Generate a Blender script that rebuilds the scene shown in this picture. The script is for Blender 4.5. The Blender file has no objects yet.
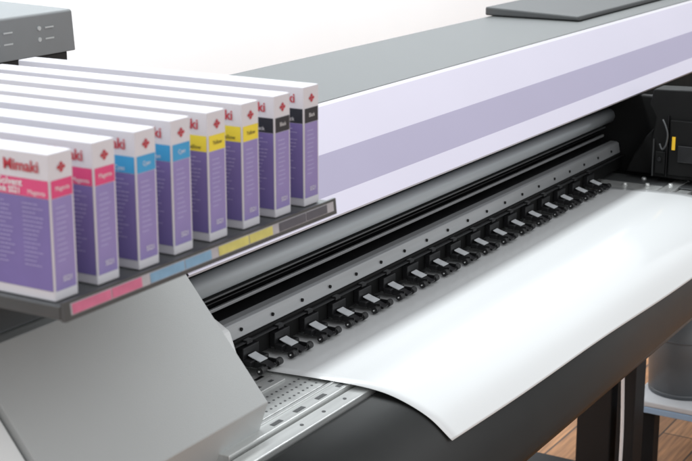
import bpy, bmesh, math, random
from mathutils import Vector, Matrix
random.seed(4)
H = 1.70   # camera height above floor; z below is given relative to it
sc = bpy.context.scene
col = sc.collection
sc.view_settings.view_transform = 'Standard'
sc.view_settings.look = 'None'
sc.view_settings.exposure = 0

# ---------------- materials ----------------
def mat(name, c, rough=0.5, metal=0.0, var=0.06, nscale=30, bump=0.0, bscale=400, spec=0.5, coat=0.0, stretch=None, rvar=.15):
    m = bpy.data.materials.new(name); m.use_nodes = True
    nt = m.node_tree; b = nt.nodes['Principled BSDF']
    b.inputs['Metallic'].default_value = metal
    b.inputs['Specular IOR Level'].default_value = spec
    b.inputs['Coat Weight'].default_value = coat
    tc = nt.nodes.new('ShaderNodeTexCoord')
    mp = nt.nodes.new('ShaderNodeMapping')
    if stretch: mp.inputs['Scale'].default_value = stretch
    nt.links.new(tc.outputs['Object'], mp.inputs['Vector'])
    n = nt.nodes.new('ShaderNodeTexNoise'); n.inputs['Scale'].default_value = nscale; n.inputs['Detail'].default_value = 5
    nt.links.new(mp.outputs['Vector'], n.inputs['Vector'])
    r = nt.nodes.new('ShaderNodeValToRGB')
    r.color_ramp.elements[0].position = .3; r.color_ramp.elements[1].position = .7
    r.color_ramp.elements[0].color = [max(0, x*(1-var)) for x in c] + [1]
    r.color_ramp.elements[1].color = [min(1, x*(1+var)) for x in c] + [1]
    nt.links.new(n.outputs['Fac'], r.inputs['Fac'])
    nt.links.new(r.outputs['Color'], b.inputs['Base Color'])
    mr = nt.nodes.new('ShaderNodeMapRange')
    mr.inputs['To Min'].default_value = max(0.02, rough*(1-rvar)); mr.inputs['To Max'].default_value = min(1, rough*(1+rvar))
    nt.links.new(n.outputs['Fac'], mr.inputs['Value']); nt.links.new(mr.outputs['Result'], b.inputs['Roughness'])
    if bump:
        n2 = nt.nodes.new('ShaderNodeTexNoise'); n2.inputs['Scale'].default_value = bscale
        nt.links.new(mp.outputs['Vector'], n2.inputs['Vector'])
        bp = nt.nodes.new('ShaderNodeBump'); bp.inputs['Strength'].default_value = bump; bp.inputs['Distance'].default_value = 0.001
        nt.links.new(n2.outputs['Fac'], bp.inputs['Height']); nt.links.new(bp.outputs['Normal'], b.inputs['Normal'])
    return m

M = dict(
 grey = mat('grey_powder_coat', (.45,.465,.465), .55, 0.0, .02, 5, .35, 900, rvar=.04, spec=.45),
 greylt = mat('light_grey_powder_coat', (.80,.81,.81), .5, 0.0, .02, 5, .2, 900),
 opgrey = mat('panel_grey', (.22,.23,.235), .55, 0.0, .04, 12, .2, 900, spec=.3),
 top = mat('top_grey_paint', (.098,.102,.102), .45, 0.0, .03, 5, .25, 900, spec=.28, rvar=.05),
 topd = mat('top_darker_grey_paint', (.07,.072,.073), .5, 0.0, .03, 5, .25, 900, spec=.2, rvar=.05),
 dkgrey = mat('dark_grey_paint', (.07,.073,.075), .4, 0.1, .06, 20, .15, 700),
 black = mat('black_plastic', (.010,.010,.011), .38, 0, .2, 40, .1, 600, spec=.4),
 blackm = mat('matte_black', (.005,.005,.005), .65, 0, .2, 20, spec=.2),
 leg = mat('black_leg_paint', (.012,.012,.013), .55, 0, .15, 10, .1, 1200, spec=.25),
 apron = mat('satin_black_metal', (.018,.019,.019), .46, 0, .15, 10, .2, 1200, spec=.4),
 silver = mat('anodised_aluminium', (.74,.75,.74), .28, .65, .12, 60, .1, 500, stretch=(.05,1,1)),
 rail = mat('dull_aluminium', (.40,.41,.42), .34, .5, .1, 60, .1, 500, stretch=(.05,1,1)),
 steel = mat('steel_plate', (.62,.63,.62), .30, .5, .1, 60, .15, 300),
 clip = mat('pale_clip_plate', (.66,.68,.70), .32, .2, .08, 40),
 tube = mat('tube_grey', (.40,.43,.45), .5, .1, .06, 30, stretch=(.05,1,1)),
 rubber = mat('rubber', (.014,.014,.015), .42, 0, .2, 50),
 lavL = mat('pale_lavender_paint', (.61,.58,.68), .42, 0, .012, 3, .05, 900, spec=.35),
 lavW = mat('lavender_white_paint', (.77,.755,.80), .4, 0, .012, 3, spec=.35),
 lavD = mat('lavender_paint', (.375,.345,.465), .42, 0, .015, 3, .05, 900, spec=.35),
 paper = mat('glossy_paper', (.725,.735,.74), .13, 0, .006, 2, .0, spec=.5, rvar=.03),
 card = mat('white_carton', (.67,.65,.69), .55, 0, .02, 20, spec=.3),
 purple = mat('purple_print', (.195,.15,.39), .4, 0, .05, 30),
 purpleLit = mat('purple_print_lit_spine', (.28,.23,.49), .4, 0, .05, 30),  # same purple print, lightened to paint in light falling on the spine
 magenta = mat('magenta_print', (.70,.07,.21), .4, 0, .04, 30),
 cyan = mat('cyan_print', (.05,.34,.64), .4, 0, .04, 30),
 yellow = mat('yellow_print', (.82,.66,.05), .4, 0, .04, 30),
 orange = mat('orange_mark', (.85,.52,.03), .4, 0, .04, 30),
 blk = mat('black_print', (.02,.022,.03), .4, 0, .04, 30),
 mM = mat('pale_magenta_label', (.58,.15,.26), .45, 0, .12, 60),
 mC = mat('pale_blue_label', (.20,.36,.52), .45, 0, .12, 60),
 mY = mat('pale_yellow_label', (.60,.55,.16), .45, 0, .12, 60),
 mK = mat('dark_grey_label', (.09,.09,.11), .45, 0, .12, 60),
 mW = mat('off_white_label', (.42,.41,.44), .45, 0, .12, 60),
 red = mat('red_print', (.50,.03,.05), .4, 0, .04, 30),
 white = mat('white_print', (.8,.8,.82), .5, 0, .02, 30),
 lilac = mat('pale_lilac_print', (.46,.42,.66), .5, 0, .02, 30),
 wall = mat('white_wall_paint', (.87,.91,.95), .9, 0, .01, 2),
 bucket = mat('grey_plastic', (.12,.13,.14), .45, 0, .05, 10),
 blue = mat('blue_edge', (.45,.60,.80), .4, 0, .03, 10),
 btn = mat('button_grey', (.50,.52,.52), .5, 0, .03, 10),
)
def floor_mat():
    m = bpy.data.materials.new('wood_floor'); m.use_nodes = True
    nt = m.node_tree; b = nt.nodes['Principled BSDF']; b.inputs['Roughness'].default_value = .55
    tc = nt.nodes.new('ShaderNodeTexCoord')
    br = nt.nodes.new('ShaderNodeTexBrick'); br.inputs['Scale'].default_value = 1
    br.inputs['Brick Width'].default_value = 1.6; br.inputs['Row Height'].default_value = .12
    br.inputs['Mortar Size'].default_value = .003
    br.inputs['Color1'].default_value = (.42,.20,.08,1); br.inputs['Color2'].default_value = (.54,.28,.13,1)
    br.inputs['Mortar'].default_value = (.07,.035,.02,1)
    nt.links.new(tc.outputs['Object'], br.inputs['Vector'])
    mp = nt.nodes.new('ShaderNodeMapping'); mp.inputs['Scale'].default_value = (1.5,22,1)
    nt.links.new(tc.outputs['Object'], mp.inputs['Vector'])
    n = nt.nodes.new('ShaderNodeTexNoise'); n.inputs['Scale'].default_value = 4; n.inputs['Detail'].default_value = 8
    nt.links.new(mp.outputs['Vector'], n.inputs['Vector'])
    mx = nt.nodes.new('ShaderNodeMix'); mx.data_type='RGBA'; mx.blend_type='MULTIPLY'; mx.inputs[0].default_value=.8
    rp = nt.nodes.new('ShaderNodeValToRGB'); rp.color_ramp.elements[0].position=.35; rp.color_ramp.elements[0].color=(.5,.45,.4,1)
    rp.color_ramp.elements[1].position=.65; rp.color_ramp.elements[1].color=(1.2,1.15,1.1,1)
    nt.links.new(n.outputs['Fac'], rp.inputs['Fac'])
    nt.links.new(br.outputs['Color'], mx.inputs[6]); nt.links.new(rp.outputs['Color'], mx.inputs[7])
    nt.links.new(mx.outputs[2], b.inputs['Base Color'])
    return m
M['floor'] = floor_mat()

# ---------------- helpers ----------------
WL = {}
def emit(name, bm, mats, parent=None, smooth=False, kind=None):
    me = bpy.data.meshes.new(name)
    vs = [v.co.copy() for v in bm.verts]
    lo = Vector([min(v[i] for v in vs) for i in range(3)]); hi = Vector([max(v[i] for v in vs) for i in range(3)])
    c = (lo+hi)/2
    bmesh.ops.translate(bm, verts=bm.verts, vec=-c)
    if smooth:
        for f in bm.faces: f.smooth = True
    bm.to_mesh(me); bm.free()
    for m in (mats if isinstance(mats, (list,tuple)) else [mats]): me.materials.append(m)
    o = bpy.data.objects.new(name, me); col.objects.link(o)
    w = c + Vector((0,0,H)); WL[o.name] = w
    if parent is not None:
        o.parent = parent; o.location = w - WL[parent.name]
    else: o.location = w
    if kind: o['kind'] = kind
    return o
def empty(name, loc, label=None, cat=None, parent=None):
    o = bpy.data.objects.new(name, None); o.empty_display_size = .05; col.objects.link(o)
    w = Vector(loc) + Vector((0,0,H)); WL[o.name] = w
    if parent is not None: o.parent = parent; o.location = w - WL[parent.name]
    else: o.location = w
    if label: o['label'] = label
    if cat: o['category'] = cat
    return o
def addbox(bm, x0,x1,y0,y1,z0,z1, bev=0.0, seg=2, mi=0):
    r = bmesh.ops.create_cube(bm, size=1)
    vs = r['verts']
    for v in vs:
        v.co = Vector(((x0+x1)/2+v.co.x*(x1-x0), (y0+y1)/2+v.co.y*(y1-y0), (z0+z1)/2+v.co.z*(z1-z0)))
    fs = set(f for v in vs for f in v.link_faces)
    for f in fs: f.material_index = mi
    if bev:
        es = list(set(e for v in vs for e in v.link_edges))
        bmesh.ops.bevel(bm, geom=es, offset=bev, segments=seg, affect='EDGES', profile=.5)
def box(name, x0,x1,y0,y1,z0,z1, m, parent=None, bev=0.002, seg=2, **k):
    bm = bmesh.new(); addbox(bm,x0,x1,y0,y1,z0,z1,bev,seg); return emit(name,bm,m,parent,**k)
def addprism(bm, prof, x0, x1, bev=0.0, mi=0):
    a = [bm.verts.new((x0,y,z)) for y,z in prof]; b = [bm.verts.new((x1,y,z)) for y,z in prof]
    n = len(prof); fs=[]
    fs.append(bm.faces.new(a)); fs.append(bm.faces.new(b[::-1]))
    for i in range(n):
        j=(i+1)%n; fs.append(bm.faces.new((a[j],a[i],b[i],b[j])))
    for f in fs: f.material_index = mi
    bmesh.ops.recalc_face_normals(bm, faces=fs)
    if bev:
        es = list(set(e for v in a+b for e in v.link_edges))
        bmesh.ops.bevel(bm, geom=es, offset=bev, segments=2, affect='EDGES', profile=.5)
def prism(name, prof, x0,x1, m, parent=None, bev=0.002, **k):
    bm = bmesh.new(); addprism(bm,prof,x0,x1,bev); return emit(name,bm,m,parent,**k)
def addcyl(bm, p0, p1, r0, r1=None, seg=24, mi=0):
    r1 = r0 if r1 is None else r1
    p0=Vector(p0); p1=Vector(p1); d=p1-p0
    q = d.to_track_quat('Z','Y').to_matrix().to_4x4()
    r = bmesh.ops.create_cone(bm, cap_ends=True, segments=seg, radius1=r0, radius2=r1, depth=d.length,
        matrix=Matrix.Translation((p0+p1)/2) @ q)
    for f in set(f for v in r['verts'] for f in v.link_faces):
        f.material_index = mi; f.smooth = len(f.verts)==4
def cyl(name,p0,p1,r,m,parent=None,r1=None,seg=24,**k):
    bm=bmesh.new(); addcyl(bm,p0,p1,r,r1,seg); return emit(name,bm,m,parent,**k)
def quad(bm, pts, mi=0):
    f = bm.faces.new([bm.verts.new(p) for p in pts]); f.material_index = mi; return f
def smoothcurve(pts, n=6):
    out=[]
    P=[Vector(p) for p in pts]
    for i in range(len(P)-1):
        p0=P[max(i-1,0)];p1=P[i];p2=P[i+1];p3=P[min(i+2,len(P)-1)]
        for k in range(n):
            t=k/n
            out.append(.5*((2*p1)+(-p0+p2)*t+(2*p0-5*p1+4*p2-p3)*t*t+(-p0+3*p1-3*p2+p3)*t**3))
    out.append(P[-1]); return [tuple(v) for v in out]
TXT = {}
def text(body, size, loc, face, m, parent, name='printed_text', bold=0.0, align='LEFT', xs=1.0):
    key=(body,size,face,bold,align,m.name,xs)
    if key not in TXT:
        cu = bpy.data.curves.new('lettering','FONT'); cu.body=body; cu.size=size; cu.offset=bold; cu.align_x=align; cu.align_y='CENTER'
        cu.resolution_u=3
        ob = bpy.data.objects.new('tmp',cu); col.objects.link(ob)
        dg = bpy.context.evaluated_depsgraph_get(); me = bpy.data.meshes.new_from_object(ob.evaluated_get(dg))
        bpy.data.objects.remove(ob)
        me.transform(Matrix.Diagonal((xs,1,1,1)))
        R = Matrix.Rotation(math.radians(90),4,'X')
        if face=='-X': R = Matrix.Rotation(math.radians(-90),4,'Z') @ R
        me.transform(R)
        me.materials.clear(); me.materials.append(m)
        TXT[key]=me
    o = bpy.data.objects.new(name, TXT[key]); col.objects.link(o)
    o.parent = parent; o.location = Vector(loc)+Vector((0,0,H)) - WL[parent.name]
    WL[o.name]=Vector(loc)+Vector((0,0,H))
    return o
def tubepath(name, pts, r, m, parent):
    bm=bmesh.new(); rings=[]
    for i,p in enumerate(pts):
        p=Vector(p); a=Vector(pts[max(i-1,0)]); b=Vector(pts[min(i+1,len(pts)-1)])
        d=(b-a).normalized(); u=d.cross(Vector((1,0,0))).normalized(); v=d.cross(u).normalized()
        rings.append([bm.verts.new(p+u*r*math.cos(t*math.pi/5)+v*r*math.sin(t*math.pi/5)) for t in range(10)])
    for a,b in zip(rings[:-1],rings[1:]):
        for t in range(10): bm.faces.new((a[t],a[(t+1)%10],b[(t+1)%10],b[t]))
    bm.faces.new(rings[0]); bm.faces.new(rings[-1])
    bmesh.ops.recalc_face_normals(bm,faces=bm.faces)
    return emit(name,bm,m,parent,smooth=True)

# ---------------- setting ----------------
bm=bmesh.new(); quad(bm,[(-4,-4,-H),(12,-4,-H),(12,3.2,-H),(-4,3.2,-H)]); emit('floor',bm,M['floor'],kind='structure')
bm=bmesh.new(); addbox(bm,-4,12,3.2,3.3,-H,1.6); emit('wall',bm,M['wall'],kind='structure')

# ---------------- printer ----------------
PR = empty('large_format_printer',(2.6,1.3,-H),'grey and lavender wide-format printer feeding out white glossy paper','printer')

XL, XR = 1.61, 5.2
prism('top_cover',[(1.362,-.4425),(1.69,-.4425),(1.69,-.60),(1.66,-.60),(1.66,-.47),(1.362,-.47)],XL,XR,M['top'],PR,bev=.003)
prism('raised_cover',[(1.43,-.4405),(1.435,-.429),(1.70,-.418),(1.70,-.4405)],3.58,5.2,M['topd'],PR,bev=.004)
A=Vector((1.357,-.4425)); B=Vector((1.22,-.5935))
def P(t): v=A.lerp(B,t); return (v.x,v.y)
bm=bmesh.new()
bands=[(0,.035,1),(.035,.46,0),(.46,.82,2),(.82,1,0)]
for a,b,mi in bands:
    (ya,za),(yb,zb)=P(a),P(b)
    quad(bm,[(XL,yb,zb),(XR,yb,zb),(XR,ya,za),(XL,ya,za)],mi)
(yb,zb)=P(1)
quad(bm,[(XL,yb,zb),(XL,yb+.006,zb-.006),(XR,yb+.006,zb-.006),(XR,yb,zb)],1)
quad(bm,[(XL,yb+.006,zb-.006),(XL,yb+.05,zb-.004),(XR,yb+.05,zb-.004),(XR,yb+.006,zb-.006)],0)
quad(bm,[(XL,A.x,A.y),(XR,A.x,A.y),(XR,A.x,A.y-.04),(XL,A.x,A.y-.04)],0)
bmesh.ops.remove_doubles(bm,verts=bm.verts,dist=1e-5)
bmesh.ops.recalc_face_normals(bm,faces=bm.faces)
emit('front_cover',bm,[M['lavL'],M['lavW'],M['lavD']],PR)
box('inner_panel',1.5,5.2,1.50,1.53,-.95,-.475,M['blackm'],PR)
box('inner_roof',1.62,5.2,1.30,1.49,-.60,-.585,M['blackm'],PR)
cyl('cover_tube',(1.62,1.300,-.658),(3.47,1.300,-.658),.0185,M['tube'],PR,seg=40)
box('upper_lip',1.62,3.47,1.325,1.36,-.640,-.634,M['dkgrey'],PR,bev=.001)
box('tube_lip',1.62,3.47,1.304,1.345,-.690,-.6865,M['dkgrey'],PR,bev=.0008)
box('inner_step',1.62,3.47,1.318,1.38,-.7040,-.7015,M['black'],PR,bev=.001)
box('guide_strip',1.70,3.47,1.308,1.313,-.7130,-.7075,M['rail'],PR,bev=.0005)
box('guide_beam',1.62,3.47,1.36,1.44,-.735,-.716,M['black'],PR,bev=.003)
prism('roller_rail',[(1.263,-.7490),(1.268,-.7245),(1.274,-.7215),(1.290,-.7215),(1.290,-.7490)],1.755,3.47,M['rail'],PR,bev=.0012)
prism('rail_back',[(1.291,-.7490),(1.291,-.7250),(1.335,-.7250),(1.335,-.7490)],1.755,3.47,M['black'],PR,bev=.001)
x=1.80
while x<3.45:
    cyl('rail_screw',(x,1.2660,-.7370),(x,1.2630,-.7370),.0030,M['blackm'],PR,seg=14)
    x+=.0895
prism('roller_beam',[(1.258,-.788),(1.258,-.7495),(1.33,-.7495),(1.33,-.788)],1.72,3.47,M['blackm'],PR,bev=.001)
prism('beam_trim',[(1.250,-.7555),(1.250,-.7535),(1.2575,-.7535),(1.2575,-.7555)],1.74,3.47,M['black'],PR,bev=.0004)
prism('rail_bracket',[(1.235,-.765),(1.25,-.722),(1.28,-.706),(1.30,-.706),(1.30,-.79),(1.24,-.79)],1.715,1.752,M['greylt'],PR,bev=.006)
box('bracket_foot',1.64,1.712,1.235,1.34,-.797,-.772,M['black'],PR,bev=.003)

# pinch rollers: slim sprung clamps bolted to the beam, each with a pair of small wheels
def pinch(x):
    bm=bmesh.new()
    addbox(bm,x-.022,x+.022,1.246,1.2575,-.785,-.7600,.0012)
    addbox(bm,x-.008,x+.008,1.248,1.2575,-.7575,-.7510,.0010)
    addprism(bm,[(1.246,-.772),(1.246,-.783),(1.225,-.7895),(1.205,-.7905),(1.203,-.787),(1.222,-.781)],x-.009,x+.009,bev=.0008)
    addbox(bm,x-.026,x+.026,1.230,1.2455,-.7870,-.7780,.0012)
    addbox(bm,x-.0160,x-.0130,1.207,1.234,-.7900,-.7800,.0005)
    addbox(bm,x+.0130,x+.0160,1.207,1.234,-.7900,-.7800,.0005)
    a = emit('pinch_roller',bm,M['black'],PR)
    out=[a]
    for dx in (-.0230,.0230):
        bm=bmesh.new()
        addcyl(bm,(x+dx-.0065,1.211,-.7880),(x+dx+.0065,1.211,-.7880),.0062,seg=24)
        addcyl(bm,(x+dx-.0078,1.211,-.7880),(x+dx+.0078,1.211,-.7880),.0026,seg=16)
        out.append(emit('wheel',bm,M['rubber'],a))
    bm=bmesh.new(); addcyl(bm,(x-.0320,1.211,-.7880),(x+.0320,1.211,-.7880),.0013,seg=12)
    out.append(emit('axle',bm,M['silver'],a))
    bm=bmesh.new(); addprism(bm,[(1.221,-.7805),(1.236,-.7762),(1.2435,-.7735),(1.2435,-.7718),(1.236,-.7745),(1.220,-.7788)],x-.0130,x+.0080,bev=.0004)
    out.append(emit('clip_plate',bm,M['clip'],a))
    return out
first = pinch(1.80)
for i in range(1,17):
    a = first[0].copy(); col.objects.link(a); a.location.x += .0895*i
    for c in first[1:]:
        d = c.copy(); col.objects.link(d); d.parent = a

# platen: stepped metal plates with cut-outs
box('platen',1.50,3.46,1.115,1.42,-.830,-.8015,M['steel'],PR,bev=.001)
box('platen_plate',1.605,1.79,1.176,1.226,-.8014,-.7990,M['silver'],PR,bev=.0008)
for i in range(15):
    for j in range(3):
        x=1.628+i*.0125+(j%2)*.006; y=1.128+j*.016
        cyl('platen_hole',(x,y,-.8018),(x,y,-.8009),.0020,M['dkgrey'],PR,seg=12)
for i in range(5):
    x=1.622+i*.034
    box('platen_slot',x,x+.022,1.2085,1.2140,-.7993,-.7984,M['blackm'],PR,bev=0)
    box('platen_slot',x+.006,x+.016,1.186,1.192,-.7993,-.7984,M['dkgrey'],PR,bev=0)
box('platen_edge_bar',1.50,3.46,1.078,1.110,-.83,-.7990,M['silver'],PR,bev=.0012)
box('bar_ridge',1.50,1.838,1.1005,1.1045,-.7989,-.7972,M['silver'],PR,bev=.0004)
box('platen_front_bar',1.50,3.46,1.046,1.074,-.83,-.8045,M['silver'],PR,bev=.0015)
for i in range(4):
    x=1.62+i*.06
    box('bar_slot',x,x+.024,1.084,1.092,-.7993,-.7984,M['dkgrey'],PR,bev=0)
    cyl('bar_screw',(x+.035,1.060,-.8048),(x+.035,1.060,-.8036),.003,M['dkgrey'],PR,seg=14)
ap=smoothcurve([(1.042,-.812),(1.0,-.818),(.965,-.832),(.93,-.862),(.906,-.905),(.892,-.95),(.889,-.972)],5)
inner=[(.895,-.985),(.93,-.985),(1.03,-.93),(1.042,-.90)]
o=prism('apron',ap+inner,1.50,3.50,M['apron'],PR,bev=0)
for p in o.data.polygons:
    p.use_smooth = abs(p.normal.x)<.5
prism('lower_body',[(1.045,-.84),(1.44,-.84),(1.44,-1.06),(1.12,-1.06),(1.045,-.95)],1.3,3.75,M['blackm'],PR,bev=.004)

# left end cover
g=[(1.49,-.583),(1.222,-.583),(1.08,-.755),(1.112,-.851),(1.112,-1.06),(1.49,-1.06)]
prism('ink_station_cover',g,1.182,1.60,M['grey'],PR,bev=.0018)
g2=[(1.49,-.592),(1.225,-.592),(1.09,-.757),(1.122,-.851),(1.122,-1.06),(1.49,-1.06)]
prism('end_cap',g2,.80,1.178,M['greylt'],PR,bev=.003)
prism('left_upper_housing',[(1.24,-.5815),(1.49,-.5815),(1.60,-.5815),(1.60,-.475),(1.30,-.475)],.80,1.605,M['dkgrey'],PR,bev=.004)

# ink tray shelf
box('ink_tray',1.025,1.535,.934,1.43,-.448,-.4335,M['dkgrey'],PR,bev=.0015)
prism('tray_lip',[(.928,-.449),(.9335,-.449),(.9335,-.429),(.930,-.429)],1.025,1.535,M['dkgrey'],PR,bev=0)
prism('tray_support',[(1.05,-.449),(1.40,-.449),(1.40,-.474),(1.2,-.474)],1.1,1.5,M['black'],PR)
yl=lambda z,o: .9280-o+(z+.449)/.020*.002
bm=bmesh.new()
za,zb=-.4440,-.4320
quad(bm,[(1.034,yl(za,.0004),za),(1.528,yl(za,.0004),za),(1.528,yl(zb,.0004),zb),(1.034,yl(zb,.0004),zb)])
emit('tray_label_strip',bm,M['mW'],PR)
for i in range(4):
    k=['mM','mC','mY','mK'][i]
    for j in range(2):
        a=1.036+i*.1225+j*.0605; b=a+(.048 if j else .059)
        bm=bmesh.new(); z0,z1=-.4432,-.4328
        quad(bm,[(a,yl(z0,.0009),z0),(b,yl(z0,.0009),z0),(b,yl(z1,.0009),z1),(a,yl(z1,.0009),z1)])
        emit('tray_colour_mark',bm,M[k],PR)

# operator panel
OP=prism('operator_panel',[(1.455,-.2935),(1.459,-.236),(1.462,-.233),(1.80,-.223),(1.80,-.2935)],1.05,1.659,M['opgrey'],PR,bev=.0015)
box('panel_base',1.06,1.652,1.465,1.79,-.312,-.2945,M['black'],PR,bev=.002)
box('panel_pillar',1.1,1.5,1.49,1.6,-.475,-.3125,M['dkgrey'],PR)
for x in (1.50,1.585):
    for z in (-.254,-.270):
        cyl('panel_button',(x,1.4595,z),(x,1.4555,z),.0032,M['btn'],OP,seg=16)
        bm=bmesh.new(); addbox(bm,x+.012,x+.030,1.4560,1.4575,z-.0011,z+.0011); emit('button_legend',bm,M['btn'],OP)

# right end: housing, carriage, mark
box('end_wall',3.475,3.50,1.06,1.49,-.80,-.60,M['blackm'],PR,bev=.004)
cp=[(1.157,-.785),(1.160,-.705),(1.150,-.640),(1.168,-.610),(1.160,-.570),(.88,-.560),(.88,-.785)]
CA=prism('print_carriage',cp,3.40,3.47,M['blackm'],PR,bev=.003)
box('carriage_mark',3.3885,3.3915,1.096,1.104,-.712,-.680,M['orange'],CA,bev=0)
box('carriage_panel',3.3925,3.3995,1.120,1.146,-.775,-.72,M['blackm'],CA,bev=.002)
box('carriage_panel',3.392,3.3995,1.02,1.112,-.775,-.640,M['blackm'],CA,bev=.002)
box('carriage_panel',3.386,3.3915,1.02,1.088,-.74,-.70,M['black'],CA,bev=.001)
box('carriage_edge',3.390,3.3995,1.1155,1.1168,-.780,-.630,M['black'],CA,bev=.0005)
box('carriage_edge',3.390,3.3995,1.1500,1.1512,-.782,-.690,M['dkgrey'],CA,bev=.0005)
tubepath('cable_hook',smoothcurve([(3.386,1.128,-.640),(3.380,1.118,-.655),(3.378,1.112,-.675),(3.380,1.116,-.700),(3.384,1.126,-.712),(3.388,1.134,-.700)],5),.0022,M['dkgrey'],CA)
cyl('carriage_knob',(3.386,1.133,-.738),(3.3925,1.133,-.738),.005,M['black'],CA,seg=20)
prism('carriage_bracket',[(1.162,-.785),(1.23,-.785),(1.21,-.74),(1.18,-.69),(1.162,-.67)],3.42,3.47,M['blackm'],CA,bev=.004)
box('end_platform',3.462,3.9,1.0,1.42,-.83,-.803,M['black'],PR,bev=.003)
for (x,y) in [(3.34,1.20),(3.36,1.15),(3.385,1.10),(3.42,1.18)]:
    cyl('platform_screw',(x,y,-.8018),(x,y,-.794),.007,M['steel'],PR,r1=.005,seg=20)
box('platform_strip',3.375,3.45,1.0,1.30,-.8017,-.7995,M['dkgrey'],PR,bev=.001)
box('right_front_cover',3.52,5.0,1.09,1.48,-1.06,-.84,M['blackm'],PR,bev=.006)
ST=empty('stand',(3.5,1.25,-H),parent=PR)
box('leg',3.46,3.54,1.187,1.235,-1.64,-1.061,M['leg'],ST,bev=.004)
box('leg',3.46,3.54,1.25,1.345,-1.64,-1.061,M['leg'],ST,bev=.004)
box('foot',3.45,3.55,.85,1.75,-1.69,-1.64,M['leg'],ST,bev=.006)
box('leg',1.60,1.68,1.22,1.31,-1.64,-1.061,M['leg'],ST,bev=.004)
box('foot',1.59,1.69,.85,1.75,-1.69,-1.64,M['leg'],ST,bev=.006)
tubepath('cable',[(3.42,y,z) for y,z in smoothcurve([(1.218,-1.05),(1.214,-1.2),(1.207,-1.35),(1.203,-1.5),(1.206,-1.69)],8)],.0045,M['white'],PR)

# ---------------- paper ----------------
near=smoothcurve([(1.33,-.7985),(1.23,-.7975),(1.11,-.7955),(1.04,-.799),(.996,-.811),(.95,-.835),(.915,-.868)],8)
far =smoothcurve([(1.33,-.7985),(1.23,-.7975),(1.11,-.7955),(1.03,-.799),(.970,-.818),(.918,-.850),(.882,-.890)],8)
bm=bmesh.new(); NX=60; rows=[]
for i in range(NX+1):
    t=i/NX; s=min(1,t)
    row=[]
    n=len(near)
    for k in range(n):
        q=k/(n-1)
        xa=1.790+.058*q; xb=3.27+.09*q
        x=xa+t*(xb-xa)
        y=near[k][0]*(1-s)+far[k][0]*s; z=near[k][1]*(1-s)+far[k][1]*s
        z+=.0016*math.sin(x*9+k*.1)*q**3+.0003*(1+math.sin(x*13+1))*max(0,(.5-abs(q-.4)))
        row.append(bm.verts.new((x,y,z)))
    rows.append(row)
for i in range(NX):
    for k in range(len(near)-1):
        bm.faces.new((rows[i][k],rows[i][k+1],rows[i+1][k+1],rows[i+1][k]))
bmesh.ops.recalc_face_normals(bm,faces=bm.faces)
pp=emit('paper_sheet',bm,M['paper'],smooth=True)
sm=pp.modifiers.new('thickness','SOLIDIFY'); sm.thickness=.0002; sm.offset=0
pp['label']='wide white glossy paper sheet curling over black apron'; pp['category']='paper'

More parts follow.
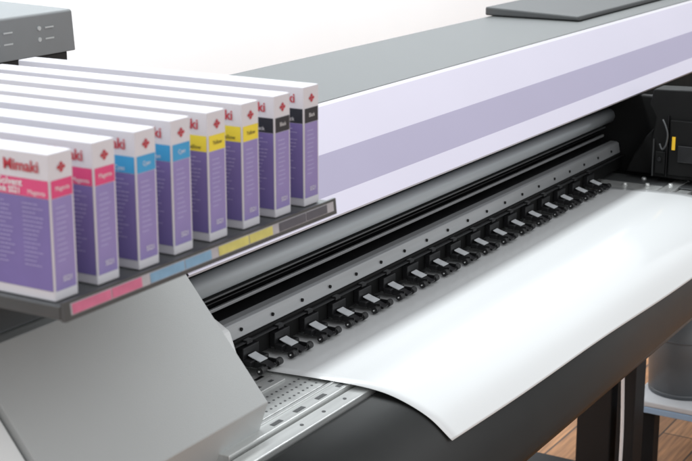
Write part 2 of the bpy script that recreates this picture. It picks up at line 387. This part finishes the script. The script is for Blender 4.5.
# ---------------- cartons ----------------
names=['Magenta','Magenta','Cyan','Cyan','Yellow','Yellow','Black','Black']
keys=['magenta','magenta','cyan','cyan','yellow','yellow','blk','blk']
cn=['magenta','magenta','cyan','cyan','yellow','yellow','black','black']
for i in range(8):
    x0=1.032+i*.065; x1=x0+.034; y0=.947+random.uniform(-.002,.002); y1=y0+.462; zb=-.4328; zt=-.2845+random.uniform(-.001,.001)
    C=box('ink_carton',x0,x1,y0,y1,zb,zt,M['card'],bev=.0012)
    C['label']='white and purple ink carton with %s band, on tray'%cn[i]; C['category']='carton'; C['group']='ink cartons lined up on the tray'
    h=zt-zb; e=.0004
    zz=lambda f: zt-f*h
    def wrap(fa,fb,nm,ms,mar=.0015):
        bm=bmesh.new()
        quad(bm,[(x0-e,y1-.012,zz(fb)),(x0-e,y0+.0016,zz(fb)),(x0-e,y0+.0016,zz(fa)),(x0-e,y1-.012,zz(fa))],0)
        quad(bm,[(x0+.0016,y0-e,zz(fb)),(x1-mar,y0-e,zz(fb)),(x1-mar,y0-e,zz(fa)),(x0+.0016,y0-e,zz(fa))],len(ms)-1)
        return emit(nm,bm,ms,C)
    wrap(.18,.30,'colour_band',[M[keys[i]]],.002)
    wrap(.303,.93,'purple_panel',[M['purple'],M['purpleLit']],.003)
    cx=(x0+x1)/2
    # emblem: diamond of four lozenges, notched between them
    bm=bmesh.new()
    zc=zz(.10); yy=y0-.0008; r=.0054
    for (dx,dz) in ((0,r*.58),(-r*.66,0),(r*.66,0),(0,-r*.58)):
        quad(bm,[(cx+dx-r*.52,yy,zc+dz),(cx+dx,yy,zc+dz-r*.46),(cx+dx+r*.52,yy,zc+dz),(cx+dx,yy,zc+dz+r*.46)])
    quad(bm,[(cx-r*.3,yy-.0002,zc),(cx,yy-.0002,zc-r*.26),(cx+r*.3,yy-.0002,zc),(cx,yy-.0002,zc+r*.26)])
    emit('emblem',bm,M['red'],C)
    ink=M['blk'] if keys[i]=='yellow' else M['white']
    text(names[i],.0068,(cx,y0-.0009,zz(.24)),'-Y',ink,C,align='CENTER',xs=.9)
    text('SS21',.0075,(cx+.002,y0-.0009,zz(.86)),'-Y',M['white'],C,align='CENTER')
    text('Mimaki',.0160,(x0-.0009,y0+.0585,zz(.098)),'-X',M['red'],C,bold=.0003,xs=1.0)
    text('Solvent',.0105,(x0-.0009,y0+.066,zz(.213)),'-X',ink,C,bold=.0002)
    text('Ink SS21',.0085,(x0-.0009,y0+.066,zz(.268)),'-X',ink,C,bold=.0002)
    text(names[i],.0068,(x0-.0009,y0+.028,zz(.268)),'-X',ink,C)
    rr=random.Random(11)
    bm=bmesh.new()
    for k in range(11):
        z=zz(.37+k*.036); L=rr.uniform(.010,.018)
        quad(bm,[(x0+.006,y0-.0009,z),(x0+.006+L,y0-.0009,z),(x0+.006+L,y0-.0009,z+.0009),(x0+.006,y0-.0009,z+.0009)])
    for c in range(2):
        for k in range(15):
            z=zz(.35+k*.030); ys=y0+.036+c*.04; end=ys-rr.uniform(.014,.026)
            while ys>end:
                L=rr.uniform(.0015,.005)
                quad(bm,[(x0-.0009,ys,z),(x0-.0009,ys-L,z),(x0-.0009,ys-L,z+.0009),(x0-.0009,ys,z+.0009)]); ys-=L+.0008
    emit('small_print',bm,M['lilac'],C)
    bm=bmesh.new(); quad(bm,[(x0+.006,y0+.02,zt+.0003),(x0+.0066,y0+.02,zt+.0003),(x0+.0066,y1-.02,zt+.0003),(x0+.006,y1-.02,zt+.0003)])
    emit('flap_seam',bm,M['lilac'],C)

# ---------------- low stool and bin ----------------
S=empty('low_stool',(3.95,1.07,-H),'low white stool with blue edge beside printer leg','stool')
box('seat',3.70,4.35,.80,1.285,-1.507,-1.49,M['white'],S,bev=.004)
box('seat_edge',3.70,4.35,.80,1.285,-1.525,-1.5075,M['blue'],S,bev=.002)
for x in (3.715,4.29):
    for y in (.82,1.215): box('leg',x,x+.05,y,y+.055,-1.699,-1.526,M['leg'],S,bev=.003)
bm=bmesh.new()
bc=(3.845,1.180)
addcyl(bm,(bc[0],bc[1],-1.4895),(bc[0],bc[1],-1.23),.096,.108,seg=48)
addcyl(bm,(bc[0],bc[1],-1.2305),(bc[0],bc[1],-1.215),.114,.114,seg=48)
for k in (0,3):
    z=-1.482+k*.052
    rr_=.096+(z+1.4895)/.26*.012+.0008
    addcyl(bm,(bc[0],bc[1],z),(bc[0],bc[1],z+.006),rr_,rr_,seg=48)
bk=emit('plastic_bin',bm,M['bucket']); bk['label']='grey round plastic bin standing on low stool'; bk['category']='bin'

# ---------------- lights ----------------
w=bpy.data.worlds.new('World'); sc.world=w; w.use_nodes=True
w.node_tree.nodes['Background'].inputs[0].default_value=(.95,.98,1,1); w.node_tree.nodes['Background'].inputs[1].default_value=.70
def area(name,loc,target,size,energy,c=(1,1,1),sy=None):
    l=bpy.data.lights.new(name,'AREA'); l.energy=energy; l.size=size; l.color=c
    if sy: l.shape='RECTANGLE'; l.size_y=sy
    o=bpy.data.objects.new(name,l); col.objects.link(o); o.location=(loc[0],loc[1],loc[2]+H)
    d=Vector((target[0],target[1],target[2]+H))-o.location
    o.rotation_euler=d.to_track_quat('-Z','Y').to_euler()
area('window_light',(.6,-2.1,1.3),(2.5,1.2,-.7),2.4,37,(1,1,1))
area('ceiling_light',(3.6,1.2,2.0),(3.2,1.1,-.7),3,4,(.98,1,1),1.5)
area('added_wall_fill',(3.5,2.2,1.9),(3.5,3.2,-.1),9,290,(.93,.98,1),.6)  # added lamp, not a room fixture; blows the back wall out to white

# ---------------- camera ----------------
cd=bpy.data.cameras.new('camera'); cam=bpy.data.objects.new('camera',cd); col.objects.link(cam)
f=Vector((.831,.4952,-.2541)).normalized(); r=f.cross(Vector((0,0,1))).normalized(); u=r.cross(f)
cam.matrix_world=Matrix(((r.x,u.x,-f.x,0),(r.y,u.y,-f.y,0),(r.z,u.z,-f.z,H),(0,0,0,1)))
cd.sensor_width=36; cd.lens=76.3; cd.clip_start=.05; cd.clip_end=60
cd.dof.use_dof=True; cd.dof.focus_distance=2.6; cd.dof.aperture_fstop=11
sc.camera=cam
